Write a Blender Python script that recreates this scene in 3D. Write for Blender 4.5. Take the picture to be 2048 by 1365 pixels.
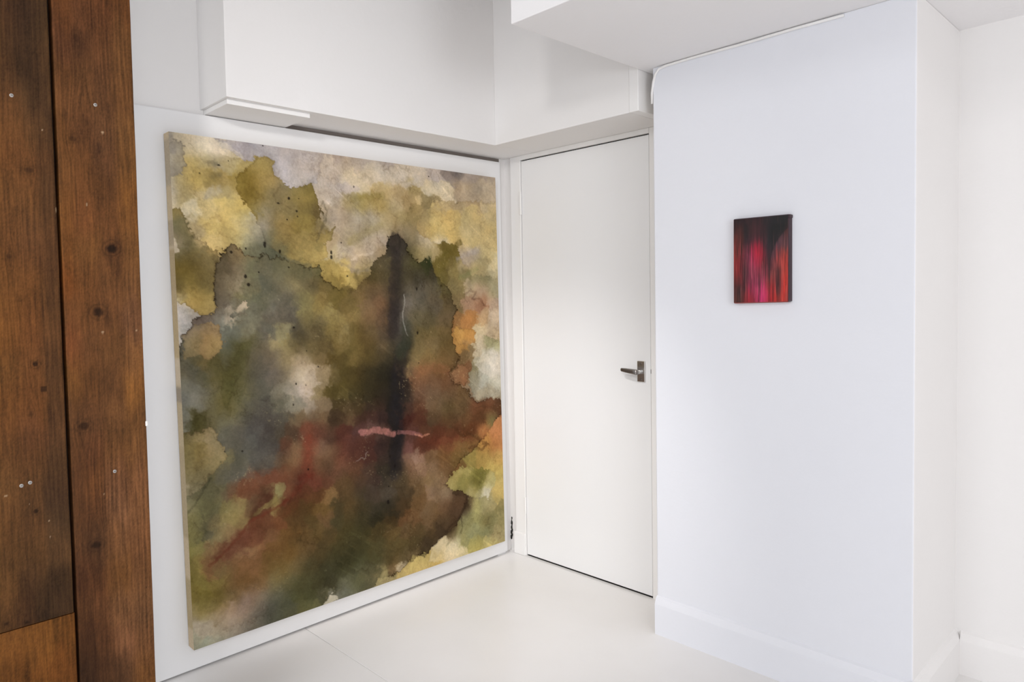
import bpy, bmesh, math
import numpy as np
from mathutils import Matrix, Vector

for o in list(bpy.data.objects):
    bpy.data.objects.remove(o)
S = bpy.context.scene
COL = S.collection

# ------------------------------------------------------------------ camera
cd = bpy.data.cameras.new('camera')
cam = bpy.data.objects.new('camera', cd)
COL.objects.link(cam)
cd.sensor_fit = 'HORIZONTAL'
cd.sensor_width = 36.0
cd.lens = 1401.5 * 36.0 / 2048.0
cd.shift_x = 0.08956
cd.shift_y = -0.01447
cd.clip_start = 0.02
_r = Vector((0.75543797, -0.65483859, -0.02235837))
_u = Vector((0.04383095, 0.01645859, 0.99890338))
_f = Vector((0.6537525, 0.75558953, -0.04113564))
cam.matrix_world = Matrix(((_r.x, _u.x, -_f.x, -2.6727), (_r.y, _u.y, -_f.y, -2.7180),
                           (_r.z, _u.z, -_f.z, 1.3166), (0, 0, 0, 1)))
S.camera = cam

# ------------------------------------------------------------------ world, lamps, exposure
w = bpy.data.worlds.new('daylight'); S.world = w
w.use_nodes = True
w.node_tree.nodes['Background'].inputs[0].default_value = (0.90, 0.95, 1.0, 1)
w.node_tree.nodes['Background'].inputs[1].default_value = 0.80

def lamp(name, loc, aim, energy, size, color, spread=180):
    l = bpy.data.lights.new(name, 'AREA')
    l.shape = 'DISK'; l.size = size; l.energy = energy; l.color = color
    l.spread = math.radians(spread)
    o = bpy.data.objects.new(name, l); COL.objects.link(o)
    o.location = loc
    o.rotation_euler = (Vector(aim) - Vector(loc)).to_track_quat('-Z', 'Y').to_euler()
    return o
lamp('ceiling_lamp', (-3.9, -3.0, 2.42), (-0.9, -0.35, 1.35), 3.3, 0.28, (1.0, 0.98, 0.96), 48)
lamp('added_ceiling_fill', (-3.2, -4.3, 2.66), (-3.2, -4.3, 0), 42, 0.9, (1.0, 0.99, 0.99))  # added fill lamp behind the camera, unseen, lifts the bounce light
lamp('added_ceiling_fill', (-4.3, -1.6, 2.66), (-4.3, -1.6, 0), 30, 0.9, (1.0, 0.99, 0.99))  # second added fill, out of view to the left
lamp('unseen_window_fill', (-5.15, -1.9, 1.5), (0, -1.6, 1.4), 14.5, 1.5, (0.82, 0.91, 1.0))  # bluish area light put at the unseen side window for the pier
lamp('unseen_window_fill', (-3.4, -6.15, 1.4), (-2.2, 0, 1.2), 50, 1.7, (0.95, 0.97, 1.0))  # added fill behind the camera, unseen, brightens the board and left box
sp = bpy.data.lights.new('ceiling_spot', 'SPOT'); sp.energy = 150; sp.color = (1.0, 0.965, 0.935)
sp.spot_size = math.radians(48); sp.spot_blend = 1.0; sp.shadow_soft_size = 0.05
spo = bpy.data.objects.new('ceiling_spot', sp); COL.objects.link(spo); spo.location = (-2.30, -1.55, 2.56)
spo.rotation_euler = (Vector((-0.36, -0.50, 0.26)) - Vector((-2.30, -1.55, 2.56))).to_track_quat('-Z', 'Y').to_euler()

vs = S.view_settings
vs.view_transform = 'Standard'; vs.look = 'None'; vs.gamma = 1.0; vs.use_curve_mapping = False
vs.exposure = 0.13
if hasattr(S, 'cycles'):
    S.cycles.max_bounces = 14
    S.cycles.diffuse_bounces = 9

# ------------------------------------------------------------------ helpers
def srgb(h):
    c = np.array([int(h[i:i + 2], 16) for i in (0, 2, 4)], float) / 255
    return np.where(c <= 0.04045, c / 12.92, ((c + 0.055) / 1.055) ** 2.4)

def material(name, color, rough=0.6, spec=0.4, metallic=0.0):
    m = bpy.data.materials.new(name); m.use_nodes = True
    b = m.node_tree.nodes['Principled BSDF']
    b.inputs['Base Color'].default_value = (*color, 1)
    b.inputs['Roughness'].default_value = rough
    b.inputs['Specular IOR Level'].default_value = spec
    b.inputs['Metallic'].default_value = metallic
    return m, m.node_tree, b

def paint_material(name, c1, c2, rough, scale, bump, spec=0.3, bscale=60):
    m, t, b = material(name, c1, rough, spec)
    n = t.nodes; L = t.links.new
    tc = n.new('ShaderNodeTexCoord')
    no = n.new('ShaderNodeTexNoise'); no.inputs['Scale'].default_value = scale; no.inputs['Detail'].default_value = 5
    L(tc.outputs['Object'], no.inputs['Vector'])
    cr = n.new('ShaderNodeValToRGB')
    cr.color_ramp.elements[0].position = 0.3; cr.color_ramp.elements[1].position = 0.7
    cr.color_ramp.elements[0].color = (*c1, 1); cr.color_ramp.elements[1].color = (*c2, 1)
    L(no.outputs['Fac'], cr.inputs['Fac']); L(cr.outputs['Color'], b.inputs['Base Color'])
    n2 = n.new('ShaderNodeTexNoise'); n2.inputs['Scale'].default_value = bscale; n2.inputs['Detail'].default_value = 4
    L(tc.outputs['Object'], n2.inputs['Vector'])
    bp = n.new('ShaderNodeBump'); bp.inputs['Strength'].default_value = bump; bp.inputs['Distance'].default_value = 0.002
    L(n2.outputs['Fac'], bp.inputs['Height']); L(bp.outputs['Normal'], b.inputs['Normal'])
    return m

M_WALL = paint_material('warm_white_wall_paint', (.788, .773, .764), (.803, .790, .782), .75, 1.6, .25)
M_PIER = paint_material('pier_daylight_tint', (.735, .748, .795), (.745, .758, .805), .75, 1.6, .25)  # white paint with the cool daylight on the pier put into its colour
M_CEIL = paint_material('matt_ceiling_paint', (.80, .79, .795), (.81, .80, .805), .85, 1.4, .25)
M_CEILHI = paint_material('dimmed_unseen_ceiling', (.47, .46, .46), (.50, .49, .49), .85, 1.4, .25)  # unseen ceiling, darkened to cut bounce light on the upper faces
M_FLOOR = paint_material('glossy_white_floor_paint', (.765, .752, .742), (.80, .79, .782), .26, 2.6, .12, .45, 25)
M_TRIM = paint_material('white_gloss_woodwork_paint', (.80, .79, .78), (.815, .805, .795), .45, 3, .10)
M_DOOR = paint_material('white_door_paint', (.79, .79, .795), (.805, .805, .81), .50, 2, .10)
M_BOARD = paint_material('white_board_paint', (.80, .80, .805), (.815, .815, .82), .55, 2, .08)
M_GAPSHADE = paint_material('painted_gap_shade', (.17, .145, .13), (.22, .19, .17), .9, 6, .3)  # dark tone standing in for shade in the gap above the board
M_STEEL, _, _ = material('satin_steel', (.62, .60, .58), .24, .5, 1.0)
M_STEELD, _, _ = material('worn_dark_steel', (.30, .28, .27), .34, .5, 1.0)
M_DARK, _, _ = material('dark_void', (.02, .018, .016), .9, .2)
M_SCREW, _, _ = material('zinc_screw', (.36, .34, .32), .45, .5, .6)
M_FILL, _, _ = material('white_filler', (.75, .73, .70), .8, .2)

def mesh_obj(name, verts, faces, mat, parent=None, smooth=False):
    me = bpy.data.meshes.new(name)
    me.from_pydata([tuple(v) for v in verts], [], faces)
    me.materials.append(mat)
    if smooth:
        me.polygons.foreach_set('use_smooth', [True] * len(me.polygons))
    me.update()
    o = bpy.data.objects.new(name, me); COL.objects.link(o)
    if parent: o.parent = parent
    return o

def bm_obj(name, bm, mat, parent=None, smooth=False):
    me = bpy.data.meshes.new(name)
    bmesh.ops.recalc_face_normals(bm, faces=bm.faces)
    bm.to_mesh(me); bm.free()
    me.materials.append(mat)
    if smooth:
        me.polygons.foreach_set('use_smooth', [True] * len(me.polygons))
    o = bpy.data.objects.new(name, me); COL.objects.link(o)
    if parent: o.parent = parent
    return o

def add_box(bm, x0, x1, y0, y1, z0, z1, bevel=0.0, seg=2):
    r = bmesh.ops.create_cube(bm, size=1.0)
    bmesh.ops.scale(bm, vec=(x1 - x0, y1 - y0, z1 - z0), verts=r['verts'])
    bmesh.ops.translate(bm, vec=((x0 + x1) / 2, (y0 + y1) / 2, (z0 + z1) / 2), verts=r['verts'])
    if bevel > 0:
        es = list({e for v in r['verts'] for e in v.link_edges})
        bmesh.ops.bevel(bm, geom=es, offset=bevel, segments=seg, profile=0.5, affect='EDGES')

def box(name, x0, x1, y0, y1, z0, z1, mat, parent=None, bevel=0.0):
    bm = bmesh.new(); add_box(bm, x0, x1, y0, y1, z0, z1, bevel)
    return bm_obj(name, bm, mat, parent)

def prism(name, outline, axis, a0, a1, mat, parent=None):
    """extrude a 2D outline along an axis; outline holds the two other coordinates in order"""
    n = len(outline); V = []
    for a in (a0, a1):
        for p, q in outline:
            V.append({'x': (a, p, q), 'y': (p, a, q), 'z': (p, q, a)}[axis])
    bm = bmesh.new(); vs_ = [bm.verts.new(v) for v in V]
    bm.faces.new(vs_[:n]); bm.faces.new(vs_[n:])
    for i in range(n):
        j = (i + 1) % n
        bm.faces.new((vs_[i], vs_[j], vs_[n + j], vs_[n + i]))
    return bm_obj(name, bm, mat, parent)

def add_tube(bm, pts, r, seg=12):
    pts = [Vector(p) for p in pts]; rings = []
    for i, p in enumerate(pts):
        d = (pts[min(i + 1, len(pts) - 1)] - pts[max(i - 1, 0)]).normalized()
        a = d.orthogonal().normalized() if i == 0 else (ax - d * ax.dot(d)).normalized()
        ax = a; b = d.cross(a)
        rr = r[i] if isinstance(r, (list, tuple)) else r
        rings.append([bm.verts.new(p + rr * (math.cos(t) * a + math.sin(t) * b))
                      for t in [2 * math.pi * k / seg for k in range(seg)]])
    for i in range(len(rings) - 1):
        for k in range(seg):
            bm.faces.new((rings[i][k], rings[i][(k + 1) % seg], rings[i + 1][(k + 1) % seg], rings[i + 1][k]))
    bm.faces.new(rings[0]); bm.faces.new(rings[-1])

def tag(o, label=None, cat=None, group=None, kind=None):
    if label: o['label'] = label
    if cat: o['category'] = cat
    if group: o['group'] = group
    if kind: o['kind'] = kind
    return o

def empty(name, loc=(0, 0, 0)):
    o = bpy.data.objects.new(name, None); COL.objects.link(o)
    o.location = loc; o.empty_display_size = 0.1
    return o

def adopt(parent, *kids):
    """parent meshes that were modelled in world coordinates"""
    inv = Matrix.Translation(parent.location).inverted()
    for k in kids:
        k.parent = parent; k.matrix_parent_inverse = inv

# value noise ---------------------------------------------------------------
def vnoise(x, y, seed):
    rng = np.random.RandomState(seed); N = 256
    T = rng.rand(N, N).astype(np.float32)
    xi = np.floor(x).astype(int); yi = np.floor(y).astype(int)
    fx = x - xi; fy = y - yi
    fx = fx * fx * (3 - 2 * fx); fy = fy * fy * (3 - 2 * fy)
    a = T[xi % N, yi % N]; b = T[(xi + 1) % N, yi % N]; c = T[xi % N, (yi + 1) % N]; d = T[(xi + 1) % N, (yi + 1) % N]
    return (a * (1 - fx) + b * fx) * (1 - fy) + (c * (1 - fx) + d * fx) * fy - 0.5

def fbm(x, y, seed, octaves=4, gain=0.5):
    s = 0; a = 1.0; f = 1.0; tot = 0
    for k in range(octaves):
        s = s + a * vnoise(x * f + 17.3 * k, y * f + 5.1 * k, seed + k); tot += a; a *= gain; f *= 2.03
    return s / tot * 2

def parse(txt):
    t = txt.split(); n = len(t) // 3
    P = np.array([[float(t[3 * i]), float(t[3 * i + 1])] for i in range(n)], np.float32)
    C = np.array([srgb(t[3 * i + 2]) for i in range(n)], np.float32)
    return P, C

def blend(P, C, x, y, sx, sy, pr=None, xr=None):
    """smooth colour field through scattered colour notes"""
    out = np.zeros((len(x), 3), np.float32); LC = np.log(C + 0.004)
    x = x.astype(np.float32); y = y.astype(np.float32); step = 12000
    for i in range(0, len(x), step):
        xs, ys = x[i:i + step], y[i:i + step]
        near = np.abs(P[:, 1] - np.clip(P[:, 1], ys.min(), ys.max())) < 7 * sy
        if near.sum() < 4: near[:] = True
        Q = P[near]
        dx = (xs[:, None] - Q[None, :, 0]) / np.float32(sx)
        dy = (ys[:, None] - Q[None, :, 1]) / np.float32(sy)
        d2 = dx * dx + dy * dy
        if pr is not None: d2 = d2 + np.float32(40.0) * (pr[near][None, :] != xr[i:i + step, None])
        W = np.exp(np.float32(-0.5) * (d2 - d2.min(1, keepdims=True)))
        out[i:i + step] = np.exp((W @ LC[near]) / W.sum(1, keepdims=True)) - 0.004
    return out

def seg_dist(x, y, pts):
    d = np.full(x.shape, 1e9, np.float32)
    for (ax, ay), (bx, by) in zip(pts[:-1], pts[1:]):
        vx, vy = bx - ax, by - ay; l2 = vx * vx + vy * vy + 1e-9
        t = np.clip(((x - ax) * vx + (y - ay) * vy) / l2, 0, 1)
        d = np.minimum(d, np.hypot(x - ax - t * vx, y - ay - t * vy))
    return d

def inside(x, y, pts):
    r = np.zeros(x.shape, bool); n = len(pts)
    for i in range(n):
        x0, y0 = pts[i]; x1, y1 = pts[(i + 1) % n]
        if y0 == y1: continue
        c = ((y0 > y) != (y1 > y)) & (x < (x1 - x0) * (y - y0) / (y1 - y0) + x0)
        r ^= c
    return r

def smooth(a, b, t):
    t = np.clip((t - a) / (b - a), 0, 1); return t * t * (3 - 2 * t)

def colour_mesh(o, cols):
    at = o.data.attributes.new('pigment', 'FLOAT_COLOR', 'POINT')
    rgba = np.ones((len(cols), 4), np.float32); rgba[:, :3] = np.clip(cols, 0, 1)
    at.data.foreach_set('color', rgba.ravel())

def pigment_material(name, rough, spec, var, vscale, vstretch, bump, bdist, coat=0.0):
    m, t, b = material(name, (.5, .5, .5), rough, spec); n = t.nodes; L = t.links.new
    at = n.new('ShaderNodeAttribute'); at.attribute_name = 'pigment'
    tc = n.new('ShaderNodeTexCoord'); mp = n.new('ShaderNodeMapping'); mp.inputs['Scale'].default_value = vstretch
    L(tc.outputs['Object'], mp.inputs['Vector'])
    no = n.new('ShaderNodeTexNoise'); no.inputs['Scale'].default_value = vscale; no.inputs['Detail'].default_value = 6
    no.inputs['Roughness'].default_value = 0.65
    L(mp.outputs['Vector'], no.inputs['Vector'])
    mr = n.new('ShaderNodeMapRange'); mr.inputs['From Min'].default_value = 0.25; mr.inputs['From Max'].default_value = 0.75
    mr.inputs['To Min'].default_value = 1 - var; mr.inputs['To Max'].default_value = 1 + var
    L(no.outputs['Fac'], mr.inputs['Value'])
    vm = n.new('ShaderNodeVectorMath'); vm.operation = 'SCALE'
    L(at.outputs['Color'], vm.inputs[0]); L(mr.outputs['Result'], vm.inputs['Scale'])
    L(vm.outputs['Vector'], b.inputs['Base Color'])
    bp = n.new('ShaderNodeBump'); bp.inputs['Strength'].default_value = bump; bp.inputs['Distance'].default_value = bdist
    L(no.outputs['Fac'], bp.inputs['Height']); L(bp.outputs['Normal'], b.inputs['Normal'])
    if coat: b.inputs['Coat Weight'].default_value = coat; b.inputs['Coat Roughness'].default_value = .15
    return m

# ------------------------------------------------------------------ the room shell
ZC = 2.1558          # low ceiling in front of the pier
ZH = 2.70            # high ceiling
YA = -0.2952         # face of the left wall
floor = tag(box('floor', -5.2, 0.45, -6.2, -0.1, -0.16, -0.014, M_DARK), kind='structure')
for i, (x0, x1) in enumerate(((-5.2, -3.667), (-3.665, -2.447), (-2.445, -1.2385), (-1.2360, -0.0165), (-0.0145, 0.45))):
    for (y0, y1) in ((-6.2, -4.082), (-4.08, -2.702), (-2.70, YA + .02)):
        box('floor_sheet', x0, x1, y0, y1, -0.014, 0.0, M_FLOOR, floor, 0.0008)

tag(box('wall_left', -5.2, 0.30, YA, -0.10, -0.01, ZH, M_WALL), kind='structure')
# door wall: pieces around the opening, recess behind the leaf
bm = bmesh.new()
add_box(bm, 0.012, 0.25, -0.350, YA, -0.01, ZH)            # strip beside the corner
add_box(bm, 0.012, 0.25, -1.33, -0.350, 2.0045, ZH)        # above the head
add_box(bm, 0.055, 0.25, -1.33, -0.350, -0.01, 2.0045)     # behind the leaf
wb = tag(bm_obj('wall_door_side', bm, M_WALL), kind='structure')
XB, XB3, YP1, YP2 = -0.2567, 0.2246, -1.2885, -2.1217
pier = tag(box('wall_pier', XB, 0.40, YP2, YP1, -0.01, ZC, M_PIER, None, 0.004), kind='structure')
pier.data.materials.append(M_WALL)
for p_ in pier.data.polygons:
    if p_.normal.x > -0.5: p_.material_index = 1  # only the front keeps the painted daylight tint
tag(box('wall_right', XB3, 0.45, -6.2, YP2 + .01, -0.01, ZC, M_WALL), kind='structure')
# dark strip above and behind the big board, gap shade put into its colour
tag(box('gap_shade_strip', -1.583, -0.030, YA - .0008, YA + .004, 1.90, 2.0036, M_GAPSHADE), kind='structure')
# ceilings and dropped boxes
tag(box('ceiling_low', -1.0008, 0.45, -6.2, -1.2460, ZC, ZH, M_CEIL, None, 0.003), kind='structure')
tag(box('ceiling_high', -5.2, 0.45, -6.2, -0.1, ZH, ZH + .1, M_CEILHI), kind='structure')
XS, YS, ZS, XL, YE = -0.2841, -0.5083, 2.0037, -1.5955, -1.2448
tag(box('wall_soffit_left', XL, 0.012, YS, YA, ZS, ZH, M_WALL, None, 0.002), kind='structure')
tag(box('wall_soffit_door', XS, 0.012, -1.2050, YS, ZS, ZH, M_WALL, None, 0.002), kind='structure')
tag(box('trim_1', XS - .002, 0.012, YE, -1.2055, ZS, ZH, M_TRIM, None, 0.002), kind='structure')
tag(box('trim_2', -1.583, -1.256, -0.485, YA, 1.9868, ZS, M_TRIM, None, 0.001), kind='structure')

# the far side of the room, behind the camera, with a window opening
bm = bmesh.new()
add_box(bm, -5.3, -5.2, -6.2, -2.9, -0.01, ZH); add_box(bm, -5.3, -5.2, -0.9, -0.1, -0.01, ZH)
add_box(bm, -5.3, -5.2, -2.9, -0.9, -0.01, 0.8); add_box(bm, -5.3, -5.2, -2.9, -0.9, 2.2, ZH)
tag(bm_obj('wall_window_side', bm, M_WALL), kind='structure')
bm = bmesh.new()
add_box(bm, -5.3, -4.4, -6.3, -6.2, -0.01, ZH); add_box(bm, -2.4, 0.45, -6.3, -6.2, -0.01, ZH)
add_box(bm, -4.4, -2.4, -6.3, -6.2, -0.01, 0.7); add_box(bm, -4.4, -2.4, -6.3, -6.2, 2.2, ZH)
tag(bm_obj('wall_rear', bm, M_WALL), kind='structure')

# skirting boards: bevelled top edge
def skirt_outline(x, sgn):
    return [(x, 0.0), (x - sgn * .018, 0.0), (x - sgn * .018, .118), (x - sgn * .008, .140), (x, .146)]
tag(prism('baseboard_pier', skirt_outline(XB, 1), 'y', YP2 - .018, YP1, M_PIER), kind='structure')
tag(prism('baseboard_pier_return', [(YP2, 0), (YP2 - .018, 0), (YP2 - .018, .118), (YP2 - .008, .140), (YP2, .146)], 'x', XB - .018, XB3, M_WALL), kind='structure')
tag(prism('baseboard_right', skirt_outline(XB3, 1), 'y', -6.2, YP2 - .018, M_WALL), kind='structure')

# ------------------------------------------------------------------ door
door = tag(empty('door_1', (0, -0.766, 0)), 'plain white flush door in the corner, closed, with short steel lever handle', 'door', kind='structure')
leaf = box('door_leaf', 0.0, 0.040, -1.1155, -0.4165, 0.0090, 1.9762, M_DOOR, None, 0.0012)
jl = box('door_jamb', -0.006, 0.055, -0.4135, -0.3480, 0.0, 2.0035, M_TRIM, None, 0.003)
jr = box('door_jamb', -0.004, 0.055, -1.2000, -1.1185, 0.0, 2.0035, M_TRIM, None, 0.002)
jh = box('door_head', -0.006, 0.055, -1.1185, -0.4135, 1.9815, 2.0035, M_TRIM, None, 0.002)
pl = box('plinth_block', -0.014, 0.012, -0.4100, -0.3400, 0.0, 0.112, M_TRIM, None, 0.003)
thr = box('threshold_shade', 0.006, 0.055, -1.1185, -0.4135, 0.0, 0.0022, M_DARK)  # black strip, shade of the gap under the leaf set as colour
vd = box('head_gap_shade', 0.010, 0.055, -1.1185, -0.4135, 1.9766, 1.9815, M_DARK)  # black backing that paints the shade into the head gap
adopt(door, leaf, jl, jr, jh, pl, thr, vd)
for z0, z1 in ((1.714, 1.826), (0.217, 0.301)):
    bm = bmesh.new()
    add_tube(bm, [(-0.0070, -0.4150, z0), (-0.0070, -0.4150, z1)], 0.0058, 12)
    add_box(bm, -0.0075, -0.0055, -0.4130, -0.4010, z0 + .004, z1 - .004)
    h = bm_obj('hinge', bm, M_TRIM); adopt(door, h)
    h['label'] = 'white painted hinge'
# handle: back plate, neck, lever, screws
hy, hz = -1.0735, 0.978
hand = box('handle_plate', -0.0075, 0.0, -1.0920, -1.0550, 0.9330, 1.0230, M_STEEL, None, 0.002)
hand['label'] = 'steel handle plate'
adopt(door, hand)
bm = bmesh.new()
add_tube(bm, [(-0.007, hy, hz), (-0.034, hy, hz), (-0.046, hy, hz)], [.0110, .0100, .0105], 20)
nk = bm_obj('handle_neck', bm, M_STEEL, hand, True)
bm = bmesh.new()
prof = [(-1.084, .0075, .0095), (-1.078, .0095, .0115), (-1.062, .0092, .0110), (-1.040, .0082, .0100), (-1.018, .0070, .0085), (-1.006, .0062, .0075), (-1.003, .0040, .0050)]
rings = []
for yv, rx, rz in prof:
    zc = hz + (yv + 1.084) * 0.10
    rings.append([bm.verts.new((-0.050 + rx * math.copysign(abs(math.cos(t)) ** .6, math.cos(t)), yv,
                                zc + rz * math.copysign(abs(math.sin(t)) ** .6, math.sin(t)))) for t in [2 * math.pi * k / 20 for k in range(20)]])
for a, b in zip(rings[:-1], rings[1:]):
    for k in range(20):
        bm.faces.new((a[k], a[(k + 1) % 20], b[(k + 1) % 20], b[k]))
bm.faces.new(rings[0]); bm.faces.new(rings[-1])
lv = bm_obj('handle_lever', bm, M_STEELD, hand, True)
lv['label'] = 'dark worn steel lever'
for dz in (.034, -.034):
    bm = bmesh.new(); add_tube(bm, [(-0.0072, hy, hz + dz), (-0.0090, hy, hz + dz)], [.0042, .0034], 12)
    bm_obj('handle_screw', bm, M_STEELD, hand)
latch = box('strike_plate', -0.0046, -0.0030, -1.1210, -1.1180, 0.972, 0.990, M_STEELD)
adopt(door, latch)

# crumbled dark crack low in the corner behind the board
bm = bmesh.new()
rng = np.random.RandomState(4)
for k in range(9):
    zc = 0.065 + k * 0.0125; yy = -0.3005 - .006 * abs(math.sin(k * 1.7)); r_ = .0035 + .004 * rng.rand()
    m_ = Matrix.Translation((0.0115, yy, zc)) @ Matrix.Diagonal((.0012, r_, r_ * 1.9, 1))
    bmesh.ops.create_icosphere(bm, subdivisions=1, radius=1.0, matrix=m_)
ck = bm_obj('plaster_crack', bm, M_DARK); ck.parent = wb

# ------------------------------------------------------------------ white backing board
def board_y(z): return -0.3211 + 0.0072 * z / 1.984
bm = bmesh.new()
add_box(bm, -2.30, -0.0397, -0.018, -0.003, 0.0, 1.977, 0.004, 2)
bb = bm_obj('backing_board', bm, M_BOARD)
bb.location = (0, -0.3211 + .018, 0.0075); bb.rotation_euler = (-0.0036, 0, 0)
tag(bb, 'large white painted board leaning on the wall behind the big abstract painting', 'board')
for i, xx in enumerate((-2.1, -0.075)):
    box('foot_block', xx - .03, xx + .03, -0.008, 0.002, -0.0075, 0.002, M_BOARD, bb)

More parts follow.
